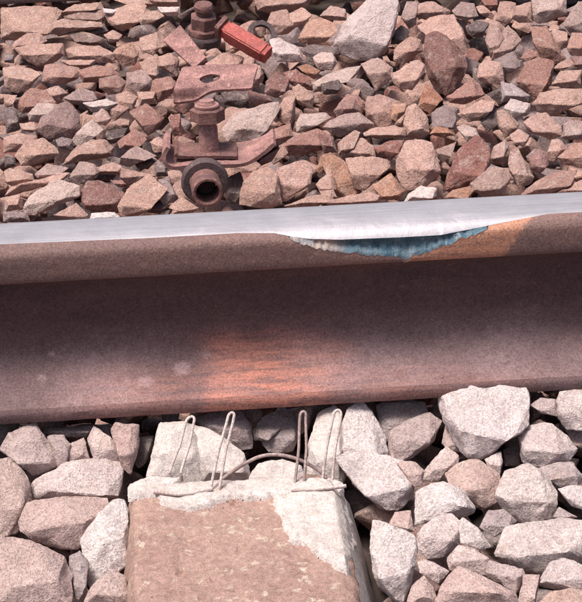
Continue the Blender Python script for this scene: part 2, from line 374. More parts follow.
# ------------------------------------------------------------------ stones traced from the photograph
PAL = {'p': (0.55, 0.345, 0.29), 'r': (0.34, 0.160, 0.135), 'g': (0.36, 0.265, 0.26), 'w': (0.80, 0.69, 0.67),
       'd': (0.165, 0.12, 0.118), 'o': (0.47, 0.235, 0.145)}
BACK = '''
p 3,9 55,7 62,12 50,33 38,36 10,40 3,38|broad flat dusty stone right below the far rail
pd 65,16 82,8 103,9 105,15 103,19 80,24 68,21
p 58,14 75,5 100,2 103,9 80,10 64,17
p 50,33 54,22 64,19 72,26 100,22 103,27 80,31 60,35
dp 68,33 82,33 103,38 103,45 84,45 75,41
p 12,45 27,33 40,33 47,41 30,46 13,50
p 16,48 42,44 62,44 64,55 48,65 38,66 34,57 20,55
g 4,53 14,55 14,63 4,62
d 21,57 34,57 37,65 19,65
p 3,68 16,66 31,69 42,73 31,81 27,90 16,93 6,87
pr 45,66 53,63 70,68 79,68 78,78 64,84 54,79 43,82
p 64,50 80,46 98,46 113,54 114,62 90,62 68,58
rp 78,70 100,65 112,68 119,75 100,82 84,82
p 60,60 80,62 95,60 92,66 70,67
rp 14,106 30,88 46,91 55,102 38,108 22,113
p 44,90 58,86 68,93 60,102 52,100
gp 64,98 79,88 93,91 97,99 85,104 72,104
p 4,95 17,95 12,106 4,108
w 103,8 118,10 112,15 104,13
p 106,16 128,4 141,2 146,6 137,16 131,27 122,31 112,26
p 138,20 146,11 157,11 164,16 153,22 142,25
wp 158,7 179,7 180,15 168,16 160,11
p 115,0 140,-5 158,5 146,7 128,5
p 144,-6 180,-6 180,7 157,7
dg 87,25 104,24 108,31 98,35 84,31
p 104,35 113,30 122,35 118,42 109,42
po 113,53 122,45 133,42 138,53 135,64 124,67 116,60|tan stone crossed by an orange band, beyond the rail
p 140,38 157,33 161,47 153,55 144,51 139,46
p 159,57 171,53 179,60 177,77 168,71 158,66
p 140,62 157,64 159,73 153,80 144,75
pr 100,79 118,75 126,82 120,93 109,95 100,88
gp 127,73 142,70 151,79 151,90 137,93 126,86
rp 153,80 171,77 177,84 171,95 158,102 151,91
p 116,95 126,91 137,97 133,110 118,110
p 137,92 155,92 155,103 140,106
wp 84,103 106,99 117,103 107,110 92,112
gr 37,130 42,118 65,102 78,114 80,130 70,140 48,139|large grey brown six-sided stone sitting proud beyond the rail
pw 28,114 38,104 52,104 60,108 44,116 38,122 30,120
dg 4,108 14,108 19,118 20,130 6,133
p 20,124 34,122 38,128 32,133 22,130
p 15,156 24,144 42,139 56,148 59,154 48,158 34,164 22,165
p 4,138 20,133 36,136 38,142 22,146 20,151 4,153
g 56,140 62,137 73,140 72,150 58,147
pw 72,140 82,128 92,120 103,130 92,138 78,146
p 64,164 78,145 92,139 104,139 114,147 113,156 92,155 75,160
p 4,172 10,168 32,174 34,180 12,186 5,182
gp 35,174 48,164 68,168 60,174 38,178
p 5,196 12,188 36,180 60,173 69,173 66,178 46,181 20,190|long thin tan sliver of stone beyond the rail
pw 24,208 30,196 54,180 78,186 79,196 64,202 36,215 26,214|smooth pale tan stone touching the rail head's far edge, largest of its row
gp 68,178 80,162 94,164 100,172 88,182 78,184
rd 80,194 88,182 100,181 126,195 118,212 96,212 86,208|dark purplish brown slab standing right behind the rail head
p 54,215 76,203 88,215 76,221
p 5,198 20,194 21,208 5,212
g 4,212 26,212 30,222 4,222
d 5,154 14,156 16,166 5,168
d 108,131 128,126 124,138 114,143 104,138
pg 92,118 102,108 112,118 106,126
p 106,108 122,98 132,106 114,122 110,116
rp 130,112 146,104 164,118 160,126 148,136 138,122
p 102,130 120,119 129,120 126,126
rp 118,142 134,129 144,134 146,140 132,150 120,148
gp 122,156 136,146 156,156 138,160 130,166 120,164
d 134,162 146,156 157,160 148,169 138,168
p 150,142 158,137 164,140 162,152 154,152
p 92,170 112,162 122,166 120,174 100,174
d 90,178 98,173 116,175 110,182 94,180
p 122,168 140,172 156,176 140,180 130,186 120,178
p 118,206 128,190 148,175 166,190 150,204 138,216 122,216|big orange tinted pale stone with a dark underside, right behind the rail
d 142,210 162,192 168,200 160,214
gd 154,166 164,162 168,176 156,176
r 110,180 122,180 128,186 118,187
w 92,213 114,212 120,218 90,220
r 170,116 180,114 182,136 172,132
p 172,204 184,200 190,213 172,215
g 158,180 170,177 172,188 164,188
g 157,160 168,165 166,175 158,172
p 169,118 172,114 188,133 174,136
p 169,208 182,197 198,208 190,214
d 222,93 250,88 256,100 240,108 224,104
rp 174,96 190,94 196,108 184,114 172,108
d 186,66 214,56 232,60 226,70 196,72
p 205,64 226,52 244,58 240,68 214,70
d 225,180 240,172 246,190 236,202 226,198
g 150,188 170,184 178,198 164,206
p 256,-6 312,-4 306,7 283,10 258,11
p 266,24 272,12 286,10 296,26 288,33 267,34
p 287,15 302,8 312,15 302,25 292,28
po 299,38 307,23 320,18 334,23 337,31 327,40 319,43 301,42
pg 320,16 331,6 345,9 346,20 331,20
wp 270,40 279,38 298,47 305,62 278,61 278,50|chalky wedge-shaped stone lying beside the red painted block
dg 301,49 314,45 336,47 338,54 318,54 310,62
pw 313,58 321,52 332,53 337,62 332,70 319,70|small rounded pale cobble beside the white-capped triangular stone
or 297,67 307,64 320,71 314,79
r 283,73 296,69 309,79 311,86 298,87 288,82
rd 266,82 277,72 289,79 289,90 276,97 265,93
p 292,88 299,84 314,95 312,108 299,104
pw 313,82 330,73 350,67 360,66 356,74 335,80 322,90 314,92|slender pale bar-shaped stone beyond the rail
d 321,84 338,80 343,86 336,94 323,94
p 250,66 260,66 263,74 258,87 250,88
rp 248,90 266,95 273,101 261,107 250,105
pw 222,130 236,114 260,107 277,102 280,108 272,120 254,142 228,141|large pale flat-topped stone between the slotted plate and the bent plate
p 279,108 284,98 295,96 295,118 290,126 279,120
rp 274,129 290,124 293,136 281,143 273,139
pw 296,125 301,114 325,113 330,118 307,130 297,132
rp 280,146 303,133 318,129 332,138 331,145 314,146 299,157 286,155
p 272,162 283,144 288,153 281,160 274,164
p 268,184 279,168 305,160 312,170 310,184 285,199 279,199
p 240,204 241,188 252,173 268,167 277,174 269,184 281,203 266,208
op 315,170 323,155 332,154 334,170 321,174
p 316,184 331,170 336,190 320,192
p 285,206 318,195 331,192 333,202 300,208
wp 335,44 341,31 348,16 367,5 374,-3 397,-3 396,20 389,44 385,53 367,60 350,55 341,53|largest pale triangular stone with a chalky white cap, beyond the rail
gp 401,16 407,2 418,2 416,24 409,29
d 392,33 401,26 410,31 405,44 391,44
p 394,49 410,37 421,40 423,51 403,64 394,60
pg 361,64 378,58 392,68 392,77 376,90 367,75
p 392,74 416,61 424,64 423,74 412,90 400,88 394,82
rp 341,103 347,94 357,95 366,103 362,114 345,116
pr 365,110 367,98 380,95 400,102 395,122 380,128 368,116
op 390,118 394,104 406,104 406,112 396,121
p 404,122 408,106 416,104 428,119 429,133 420,138 406,137
rg 334,111 340,102 355,99 359,111 347,113 338,117
gp 322,127 331,120 347,114 358,113 373,124 367,129 355,127 340,137
p 364,133 373,128 393,126 404,129 405,136 391,138 373,138 365,136
r 375,148 389,141 404,140 399,151 391,160 378,153
p 347,153 349,142 362,138 373,146 375,157 357,158
p 338,144 347,137 355,130 360,133 347,142 345,153 339,155
p 345,158 373,157 389,162 389,168 364,190 357,188 349,173
op 320,159 331,153 344,160 351,173 359,193 355,200 336,195 327,173
op 373,186 391,173 404,191 400,199 380,199
p 397,162 406,142 418,140 432,144 436,155 440,171 434,180 422,186 407,190 399,178|bulky tan stone with a pale vein, right behind the rail
wp 404,203 408,194 421,186 436,188 436,196 424,201
p 320,202 342,199 371,192 379,195 379,204 340,207
p 320,191 333,189 337,197 322,200
rd 318,134 331,136 337,152 324,153
rd 426,37 437,33 447,37 465,57 467,68 454,90 446,95 434,88 428,77 425,57|big upright reddish brown stone leaning in a pale collar of rock
p 419,27 430,18 454,15 463,33 468,52 463,57 447,37 426,37
p 415,16 417,4 432,1 450,11 448,17 428,20
gp 452,11 461,2 474,4 478,16 465,21 457,17
pg 485,40 489,27 497,25 504,38 500,55 491,57
pg 492,60 494,42 499,36 508,26 521,40 514,51 501,58
p 477,77 479,66 485,60 500,63 504,84 483,82
rp 447,97 472,79 480,86 484,95 465,104 450,102
or 418,106 426,84 443,99 430,113
p 408,75 410,62 419,60 425,70 419,81 410,88
d 467,27 476,20 489,24 483,37 472,37
p 476,7 483,5 494,15 492,19 482,15
r 480,-3 497,-2 498,8 488,10
pw 531,18 533,-3 565,-3 566,14 540,23
p 512,18 516,7 531,2 531,22 519,22
p 496,20 500,2 516,3 514,16 508,24
gp 563,24 578,2 590,2 590,34 571,33
rp 531,27 547,27 550,40 565,58 554,64 541,57 534,44
p 547,38 554,29 567,33 569,46 558,51
pr 567,47 572,33 590,35 590,55 571,55
rp 516,82 527,62 538,58 554,62 551,82 538,98 525,90|large pinkish brown stone shaped like a pentagon, beyond the rail
p 552,84 561,71 581,70 580,84 565,89
gw 501,82 512,84 529,95 527,101 503,101
rp 521,58 527,49 536,51 538,57 527,62
g 494,60 514,51 521,66 510,73 500,64
p 554,68 569,58 574,64 561,71
rg 572,57 590,57 590,68 574,66
p 533,104 541,93 555,89 590,89 590,100 562,110 550,115 540,112
wp 504,108 511,99 530,104 529,113 512,120
g 432,113 447,104 456,117 455,128 443,130 432,129
or 430,134 436,126 447,128 455,135 443,137
p 458,114 470,109 481,100 495,101 494,108 479,120 468,121
d 481,122 496,108 500,120 487,132
pw 457,127 463,124 476,129 480,137 467,142
r 448,172 452,160 467,144 474,136 489,147 489,164 474,175 465,186 443,191|deep red brown wedge of stone right behind the polished rail
pg 436,150 456,142 452,153 443,162 437,158
pg 471,183 490,167 502,168 510,178 503,195 485,198 474,190
op 445,198 452,190 470,186 473,191 465,200 450,201
pg 490,158 494,147 505,140 509,144 503,164 494,164
p 497,111 503,109 519,124 519,129 512,129 505,138 499,127
p 510,135 518,129 529,135 528,140 523,147 512,140
p 524,122 538,113 547,113 561,127 561,135 550,139 529,131
gp 562,137 564,124 571,120 590,122 590,140 565,139
p 547,153 552,140 560,140 567,148 554,162 549,160
pr 558,157 572,144 590,144 590,168 565,164
rg 529,158 538,148 547,153 549,164 540,173 530,168
pg 508,166 510,151 519,149 534,177 532,182 519,188 514,180
pr 521,196 536,182 552,173 576,171 571,179 556,190 545,197
p 552,194 571,184 590,177 590,194 556,197
'''
FRONT = '''
gp 2,450 10,434 35,423 54,451 57,466 38,474 32,474 19,461|pointed grey stone whose tip reaches the rail foot
p -3,461 10,458 27,477 30,496 19,531 -3,537
gp 48,437 64,435 70,445 67,463 57,466
pg 68,445 84,437 89,458 69,463
pw 88,439 94,426 121,451 118,461 94,460|small pale pointed stone between the rail foot and the mortar-crusted stone
rp 111,430 115,423 139,426 140,439 131,474 121,465|brown block-shaped stone wedged between the rail foot and the sleeper
wp 33,496 37,480 64,464 89,459 120,463 121,483 116,496 80,502 35,501|stone with a white mortar crust on top, next to the sleeper
p 21,522 29,502 57,498 105,499 107,515 80,536 77,550 45,544 22,530|big tan stone tucked under the mortar-crusted one
w 80,538 105,518 112,501 124,502 129,522 128,563 118,569 91,589 89,563|stone smeared all over with white mortar, against the brown sleeper side
p -3,538 32,542 40,557 64,557 73,576 70,606 -3,606|broad pinkish slab lying below the big tan stone
p 83,606 92,585 112,569 124,576 131,606
dg 69,557 80,550 89,563 86,589 77,603 70,579
g 41,430 70,427 95,426 85,437 55,437
d 96,426 110,424 112,440 104,446
w 341,425 348,409 359,402 372,413 386,440 388,460 350,475 337,458|tall white stone standing under the rail foot beside the wires
w 337,458 360,452 388,458 404,463 414,476 412,495 398,510 378,507 352,482|long white stone sprawling beside the sleeper, below the tall white one
gp 390,454 391,431 408,420 428,413 441,422 433,440 415,456 399,463|smooth pinkish grey stone half under the rail foot
gd 377,405 404,400 424,402 428,413 397,425 390,442 381,425
pw 424,472 446,447 458,456 457,465 439,480 424,480
p 397,463 415,462 424,471 422,485 414,486
pg 442,443 446,423 455,430 460,452 452,452
w 438,402 440,393 452,387 470,382 490,387 505,389 524,387 528,402 527,425 500,445 478,458 468,457 455,440 450,425|largest chunky white stone, resting against the rail foot
gp 530,405 541,398 555,400 557,416 541,413
wp 555,402 559,392 590,390 590,429 566,429 558,418
wp 522,460 519,438 530,426 552,424 577,449 568,460 541,467 526,465
p 566,430 590,429 592,452 580,449
g 537,469 557,463 573,463 582,476 577,485 559,487 548,478
po 446,474 455,466 477,460 499,474 498,500 484,508 466,494 450,486|tan stone with brownish stains under the largest white stone
wp 485,459 501,452 503,462 500,474 490,472
wp 496,495 506,472 529,465 548,478 558,499 550,518 523,523 502,507|six-sided off-white stone with a slanting groove on its face
d 503,450 519,446 520,465 505,466
w 558,489 575,485 590,488 590,512 572,505
w 418,492 430,484 444,482 457,488 465,492 475,509 473,513 451,513 434,517 416,524
wp 417,534 434,517 451,514 459,521 459,544 444,556 428,559 419,550
w 371,534 374,521 387,525 403,534 416,538 418,548 410,579 403,602 393,596 383,591 374,569|white downward-tapering stone along the sleeper edge
p 389,524 395,512 410,511 414,531 403,533
w 459,523 463,518 477,527 491,546 482,549 461,541
pw 418,562 424,559 449,571 438,583 426,575 420,571
p 407,606 411,587 424,576 434,589 438,606
pw 448,558 459,546 475,550 487,558 488,575 462,568 450,570
p 438,610 440,590 447,577 459,568 490,580 514,594 515,610
wp 497,554 506,527 524,524 559,519 590,521 590,560 545,563 540,573 524,569|broad flat off-white slab, widest stone in front of the rail
g 480,527 489,511 503,509 516,521 503,532 495,536
gp 489,560 522,569 524,575 516,593 493,579 487,573
p 518,598 524,575 540,575 538,587 534,610 516,610
wp 538,583 551,562 565,559 590,569 590,592 559,589 544,587
o 538,604 549,593 571,588 590,593 590,610 538,610|orange tinted stone among the pale ones in front of the rail
g 553,517 559,507 577,517 560,521
g 196,418 215,412 240,410 250,425 252,448 238,450 205,436|smooth blue grey stone in the shade under the rail, behind the wires
dg 256,430 266,415 290,411 298,430 292,450 268,452
'''
LOOK = {'p': ('pinkish tan', 'pinkish tan'), 'r': ('reddish brown', 'reddish brown'), 'g': ('grey', 'grey'),
        'w': ('chalky white', 'chalky white'), 'd': ('small dark brown', 'dark'), 'o': ('orange tinted', 'orange tinted')}

def hull2(pts):
    idx = convex_hull_2d([Vector(p) for p in pts]); return [pts[i] for i in idx]

def rock_mesh(name, pts, rs, r, sub=None, amp=1.0):
    """convex hull of the points, edges chipped, surface roughened."""
    bm = bmesh.new()
    for p in pts: bm.verts.new(p)
    res = bmesh.ops.convex_hull(bm, input=bm.verts[:])
    junk = [e for e in res['geom_interior']+res['geom_unused'] if isinstance(e, bmesh.types.BMVert)]
    bmesh.ops.delete(bm, geom=list(set(junk)), context='VERTS')
    bmesh.ops.dissolve_limit(bm, angle_limit=math.radians(9), verts=bm.verts[:], edges=bm.edges[:])
    bmesh.ops.bevel(bm, geom=bm.edges[:], offset=r*0.035, segments=1, affect='EDGES', profile=0.5, clamp_overlap=True)
    bmesh.ops.triangulate(bm, faces=bm.faces[:])
    lim = max(0.0042, 0.15*r)
    for _ in range(4):
        es = [e for e in bm.edges if e.calc_length() > lim]
        if not es or len(bm.verts) > 1400: break
        bmesh.ops.subdivide_edges(bm, edges=es, cuts=1, use_grid_fill=False)
        bmesh.ops.triangulate(bm, faces=[f for f in bm.faces if len(f.verts) > 3])
    bm.normal_update()
    off = Vector((rs.uniform(-50, 50), rs.uniform(-50, 50), rs.uniform(-50, 50)))
    mv = []
    for v in bm.verts:
        q = v.co
        a = noise.noise(q*(0.9/r)+off); b = noise.noise(q*(2.6/r)+off); c = noise.noise(q*(6.5/r)+off)
        step = math.floor(noise.noise(q*(1.6/r)+off*2)*3.0)/3.0        # conchoidal steps
        mv.append(v.normal*(r*amp*(0.045*a+0.045*b+0.03*c+0.045*step)))
    for v, d in zip(bm.verts, mv): v.co += d
    return finish(bm, name, True, 22)

class Rock: pass
def build_outline_rock(name, poly, z, rs, ymax=None, grow=1.07, mat=None, parent=None, thick=0.8):
    poly = hull2(poly)
    cx = sum(p[0] for p in poly)/len(poly); cyy = sum(p[1] for p in poly)/len(poly)
    P = on_z(cx, cyy, z)
    if ymax is not None and P.y > ymax: P = on_y(cx, cyy, ymax)
    vd = ray(cx, cyy)
    n = (-vd*0.62 + Vector((0, 0, 1))*0.38 + Vector((rs.uniform(-.12, .12), rs.uniform(-.1, .1), 0))).normalized()
    out = []
    N = len(poly)
    for i, (x, y) in enumerate(poly):
        x2, y2 = poly[(i+1) % N]
        out.append((cx+(x-cx)*grow, cyy+(y-cyy)*grow))
        if math.hypot(x2-x, y2-y) > 16:
            f = rs.uniform(.35, .65); k = grow*rs.uniform(1.0, 1.05)
            out.append((cx+(x+(x2-x)*f-cx)*k, cyy+(y+(y2-y)*f-cyy)*k))
    rim = [on_plane(x, y, P, n) for x, y in out]
    r = sum((q-P).length for q in rim)/len(rim)
    pts = []
    for q in rim:
        d = (q-CAM).normalized(); pts.append(q+d*r*rs.uniform(-.16, .16))
    ys = [p[1] for p in out]; h = max(ys)-min(ys); xs = [p[0] for p in out]; wdt = max(xs)-min(xs)
    rv = rs.uniform(.02, .30); sl = rs.uniform(-.14, .14)
    for k, u in enumerate((-.34, .02, .36)):
        u += rs.uniform(-.08, .08)
        if k == 1 and rs.random() < .35: continue
        x = cx+u*wdt*0.8; y = cyy+(rv+sl*u*2)*h*0.8
        q = on_plane(x, y, P, n); pts.append(q+(q-CAM).normalized()*(-r*rs.uniform(.42, .72)))
    x = cx+rs.uniform(-.22, .22)*wdt; y = cyy-rs.uniform(.15, .3)*h
    q = on_plane(x, y, P, n); pts.append(q-(q-CAM).normalized()*r*rs.uniform(.15, .33))
    for i, q in enumerate(rim):
        c = P+(q-P)*rs.uniform(.6, .85); d = (q-CAM).normalized()
        pts.append(c+d*r*thick*rs.uniform(.7, 1.1)+Vector((0, 0, -r*.12)))
    loc = P.copy()
    me = rock_mesh(name, [p-loc for p in pts], rs, r)
    o = link(name, me, mat or M_STONE, parent, loc)
    o.data.validate()
    return o, r

BEDS = ((BACK, 0.006, None, 'beyond the rail', 11), (FRONT, -0.036, -0.088, 'in front of the rail', 57))
made = []
for text, z, ymax, where, seed in BEDS:
    for i, ln in enumerate(text.strip().splitlines()):
        rs = random.Random(seed*1000+i)
        head, _, label = ln.partition('|'); f = head.split(); code = f[0]
        poly = [tuple(float(q) for q in s.split(',')) for s in f[1:]]
        zz = z+rs.uniform(-.006, .006); ym = ymax
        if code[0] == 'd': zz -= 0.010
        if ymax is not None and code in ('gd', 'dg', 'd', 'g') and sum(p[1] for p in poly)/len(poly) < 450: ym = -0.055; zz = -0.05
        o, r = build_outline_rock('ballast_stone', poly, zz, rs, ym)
        a = PAL[code[0]]; b = PAL[code[-1]]; k = rs.uniform(.88, 1.10)
        c = [(a[j]*.65+b[j]*.35)*k*(1.0+rs.uniform(-.012, .012)) for j in range(3)]
        if where.startswith('in front'):      # stones by the sleeper are powdered with pale dust
            c = [c[j]*.62+(0.80, 0.68, 0.67)[j]*.38 for j in range(3)]
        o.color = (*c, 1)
        made.append((o, r, code, label, where, poly))
LANDMARK = {'beyond the rail': [('the slotted plate', 215, 80), ('the bent plate', 216, 156), ('the bolt stack', 205, 30), ('the red block', 246, 42), ('the tubular nut', 206, 186),
    ('the white-capped stone', 367, 28), ('the upright brown stone', 446, 65), ('the grey six-sided stone', 58, 122), ('the deep red wedge stone', 467, 165),
    ('the pinkish pentagon stone', 535, 78), ('the bulky veined stone', 418, 165), ('the orange-banded stone', 125, 55), ('the flat dusty stone', 30, 20),
    ('the dark purplish slab', 102, 197), ('the long thin sliver stone', 38, 185), ('the pale bar-shaped stone', 335, 79)],
  'in front of the rail': [('the largest white stone', 484, 420), ('the six-sided grooved stone', 527, 495), ('the broad off-white slab', 545, 545), ('the orange stone', 565, 600),
    ('the mortar-crusted stone', 77, 480), ('the big tan stone', 62, 522), ('the tall white stone', 362, 440), ('the white tapering stone', 395, 560), ('the stained tan stone', 473, 485)]}
for o, r, code, label, where, poly in made:
    look, grp = LOOK[code[0]]
    xs = [p[0] for p in poly]; ys = [p[1] for p in poly]; wd = max(xs)-min(xs); ht = max(ys)-min(ys)
    shape = 'long flat' if wd > 2.1*ht else 'tall' if ht > 1.35*wd else 'three-cornered' if len(poly) <= 4 and wd < 1.5*ht else 'squat' if wd > 1.5*ht else 'blocky'
    size = 'small ' if r < 0.0135 else 'large ' if r > 0.027 else ''
    if not label:
        cx, cy = sum(xs)/len(xs), sum(ys)/len(ys)
        n, lx, ly = min(LANDMARK[where], key=lambda q: math.hypot(q[1]-cx, (q[2]-cy)*1.2))
        lm = on_z(lx, ly, o.location.z); dy = abs(o.location.y)-abs(lm.y)
        rel = 'farther from the rail than' if dy > 0.05 else 'on the rail side of' if dy < -0.05 else 'beside'
        if cy > 183 and where.startswith('beyond'): rel, n = 'right behind the rail head near', n
        label = f'{size}{look.replace("small ", "")} {shape} stone {rel} {n}'
    tag(o, label, 'stone', f'ballast stones {where}')

# ------------------------------------------------------------------ concrete sleeper
ZS = -0.020
A = on_z(131, 489, ZS); Bq = on_z(343, 489, ZS)
XL, XR, YF = A.x, Bq.x, A.y
sl = empty('concrete_sleeper', ((XL+XR)/2, YF-0.2, -0.2))
tag(sl, 'broken concrete sleeper with white mortar smears and bare wire loops under the rail', 'sleeper')
def child(name, me, mat, parent=sl):
    o = link(name, me, mat, parent); o.matrix_parent_inverse = Matrix.Translation(-Vector(parent.location)); return o
SX0, SX1 = XL, on_z(346, 545, ZS).x
YN = YF-0.55
def body_pt(u, y):   # cross-section, u = distance along profile
    return u
nx, ny = 84, 120
ygrid = [YF-0.36*(j/ny) for j in range(ny+1)]+[YF-0.45, YN]
prof = [(SX0-0.045, -0.21), (SX0-0.018, -0.10), (SX0-0.006, -0.045), (SX0-0.002, -0.027)]
prof += [(SX0+0.002+(SX1-SX0-0.004)*k/nx, ZS) for k in range(nx+1)]
prof += [(SX1+0.004, -0.025), (SX1+0.010, -0.040), (SX1+0.021, -0.085), (SX1+0.03, -0.13), (SX1+0.045, -0.21)]
bm = bmesh.new(); rows = []
for y in ygrid:
    row = []
    for x, z in prof:
        v = Vector((x, y, z)); d = noise.noise(v*45)*0.0016+noise.noise(v*140)*0.0008
        pit = noise.noise(v*95+Vector((7, 3, 1)))
        if pit > 0.52: d -= (pit-0.52)*0.02
        worn = sm(0.0, 0.03, YF-y)
        edge = min(abs(x-SX0), abs(x-SX1)); chip = max(0.0, noise.noise(Vector((x*20, y*42, 8)))-0.12)
        zz = z+d-(0.004*(1-sm(0, 0.012, edge))*(0.6+noise.noise(v*60)) if z > -0.03 else 0)-(0.02*chip*(1-sm(0.0, 0.018, edge)) if z > -0.03 else 0)
        yy = y+(0.010*noise.noise(Vector((x*38, 1, 2)))+0.004*noise.noise(Vector((x*130, 1, 2))))*(1-worn)
        xx = x+(noise.noise(v*50)*0.002 if z < ZS-0.001 else 0)
        row.append(bm.verts.new((xx, yy, zz)))
    rows.append(row)
for a, b in zip(rows, rows[1:]):
    for k in range(len(a)-1): bm.faces.new((a[k], a[k+1], b[k+1], b[k]))
low = [bm.verts.new((v.co.x, v.co.y+0.012+0.02*abs(noise.noise(v.co*40)), min(v.co.z, -0.05)-0.01)) for v in rows[0]]
for k in range(len(low)-1): bm.faces.new((low[k], low[k+1], rows[0][k+1], rows[0][k]))
bm.faces.new(rows[-1]);
child('body', finish(bm, 'sleeper_body', True, 40), M_CONC)
# side skin, paler and greyer than the trodden top
bm = bmesh.new(); rr = []
for j in range(60):
    y = YF-0.02-0.40*j/59
    rr.append([bm.verts.new((x+(0.0005 if q == 0 else 0.0034)+noise.noise(Vector((x*50, y*50, z*50)))*0.002, y, z+0.0006)) for q, (x, z) in enumerate(prof[-5:])])
for a, b in zip(rr, rr[1:]):
    for k in range(4): bm.faces.new((a[k], a[k+1], b[k+1], b[k]))
child('side_face', finish(bm, 'sleeper_side', True, 40), M_CSIDE)
# mortar smear lying on the top
MP = [(126, 484), (215, 478), (300, 478), (345, 486), (372, 506), (371, 532), (353, 547), (348, 574), (336, 571), (318, 557), (300, 546), (288, 541), (284, 526), (275, 513), (272, 497),
      (262, 501), (245, 502), (232, 499), (215, 506), (195, 512), (172, 510), (160, 506), (154, 498), (128, 497)]
MPW = [on_z(x, y, ZS) for x, y in MP]
def inside(x, y):
    c = False; n = len(MPW)
    for i in range(n):
        a, b = MPW[i], MPW[(i+1) % n]
        if (a.y > y) != (b.y > y) and x < (b.x-a.x)*(y-a.y)/(b.y-a.y)+a.x: c = not c
    return c
def mdist(x, y):
    m = 9.0; n = len(MPW)
    for i in range(n):
        a, b = MPW[i], MPW[(i+1) % n]; dx, dy = b.x-a.x, b.y-a.y
        t = max(0, min(1, ((x-a.x)*dx+(y-a.y)*dy)/(dx*dx+dy*dy))); m = min(m, math.hypot(x-a.x-t*dx, y-a.y-t*dy))
    return m
bm = bmesh.new(); st = 0.002; nxm = int((SX1-SX0+0.028)/st); nym = int(0.19/st); G = {}
for i in range(nxm):
    for j in range(nym):
        x = SX0-0.003+i*st; y = YF+0.012-j*st
        d = mdist(x, y)*(1 if inside(x, y) else -1)
        d += 0.0045*noise.noise(Vector((x*70, y*70, 0)))+0.0028*noise.noise(Vector((x*210, y*210, 4)))
        if d > -0.003:
            t = sm(-0.0028, 0.004, d)
            z = ZS-0.004+t*(0.0085+0.0022*noise.noise(Vector((x*48, y*48, 2)))+0.0012*noise.noise(Vector((x*160, y*160, 2))))
            if y > YF-0.004: z -= (y-YF+0.004)*0.5
            if x > SX1-0.003: z -= (x-SX1+0.003)*1.35
            if x > SX1+0.011+0.004*noise.noise(Vector((1, y*60, 3))): continue
            G[i, j] = bm.verts.new((x, y, z))
for (i, j), v in list(G.items()):
    q = [(i, j), (i+1, j), (i+1, j+1), (i, j+1)]
    if all(k in G for k in q): bm.faces.new([G[k] for k in q])
bmesh.ops.delete(bm, geom=[v for v in bm.verts if not v.link_faces], context='VERTS')
mo = child('mortar_smear', finish(bm, 'mortar_smear', True, 50), M_MORTAR); mo['label'] = 'thick white mortar smeared over the sleeper top'
# broken stub of the sleeper going on under the rail
bm = bmesh.new(); rows = []
for j in range(60):
    y = YF+0.012+(0.075)*j/59
    rows.append([bm.verts.new((SX0-0.004+(SX1-SX0+0.008)*k/40, y, -0.078+0.012*noise.noise(Vector((k*.13, y*28, 3)))+0.006*noise.noise(Vector((k*.4, y*90, 3)))-(0.05 if k in (0, 40) else 0))) for k in range(41)])
for a, b in zip(rows, rows[1:]):
    for k in range(40): bm.faces.new((a[k], a[k+1], b[k+1], b[k]))
child('broken_stub', finish(bm, 'broken_stub', True, 40), M_MORTAR)
LUMPS = [([(144, 492), (152, 455), (161, 424), (186, 423), (196, 440), (206, 484)], -0.045, -0.098),
         ([(186, 423), (214, 432), (244, 452), (250, 474), (242, 490), (200, 484), (196, 440)], -0.045, -0.10),
         ([(250, 478), (260, 464), (282, 459), (300, 466), (306, 484), (280, 492), (256, 490)], -0.035, -0.12),
         ([(306, 480), (310, 440), (318, 416), (334, 408), (344, 430), (346, 470), (338, 490), (314, 490)], -0.045, -0.10),
         ([(128, 496), (131, 484), (150, 477), (178, 478), (176, 492), (150, 497)], -0.024, -0.14),
         ([(296, 494), (300, 478), (326, 477), (342, 484), (344, 498), (330, 500)], -0.028, -0.14)]
for i, (pl, z, ym) in enumerate(LUMPS):
    o, r = build_outline_rock('concrete_lump', pl, z, random.Random(900+i), ym, mat=M_MORTAR, thick=0.7)
    loc = o.location.copy(); o.parent = sl; o.matrix_parent_inverse = Matrix.Translation(-Vector(sl.location)); o.location = loc

def tube(bm, path, rad, seg=8, cap=True, closed=False):
    path = [Vector(p) for p in path]; rings = []; n = len(path)
    up = Vector((0.13, 0.2, 1)).normalized()
    for i, p in enumerate(path):
        a = path[(i-1) % n] if closed else path[max(i-1, 0)]; b = path[(i+1) % n] if closed else path[min(i+1, n-1)]
        t = (b-a).normalized(); u = t.cross(up)
        if u.length < .05: u = t.cross(Vector((1, 0, 0)))
        u.normalize(); v = u.cross(t); q = rad(i) if callable(rad) else rad
        rings.append([bm.verts.new(p+(u*math.cos(k*2*math.pi/seg)+v*math.sin(k*2*math.pi/seg))*q) for k in range(seg)])
    pr = list(zip(rings, rings[1:]))+([(rings[-1], rings[0])] if closed else [])
    for a, b in pr:
        for k in range(seg): bm.faces.new((a[k], a[(k+1) % seg], b[(k+1) % seg], b[k]))
    if cap and not closed: bm.faces.new(rings[0][::-1]); bm.faces.new(rings[-1])
def bez(pts, n=10):
    out = []; P = [Vector(p) for p in pts]; P = [P[0]*2-P[1]]+P+[P[-1]*2-P[-2]]
    for a, b, c, d in zip(P, P[1:], P[2:], P[3:]):
        for k in range(n):
            t = k/n; out.append(0.5*((2*b)+(c-a)*t+(2*a-5*b+4*c-d)*t*t+(3*b-a-3*c+d)*t**3))
    out.append(P[-2]); return out
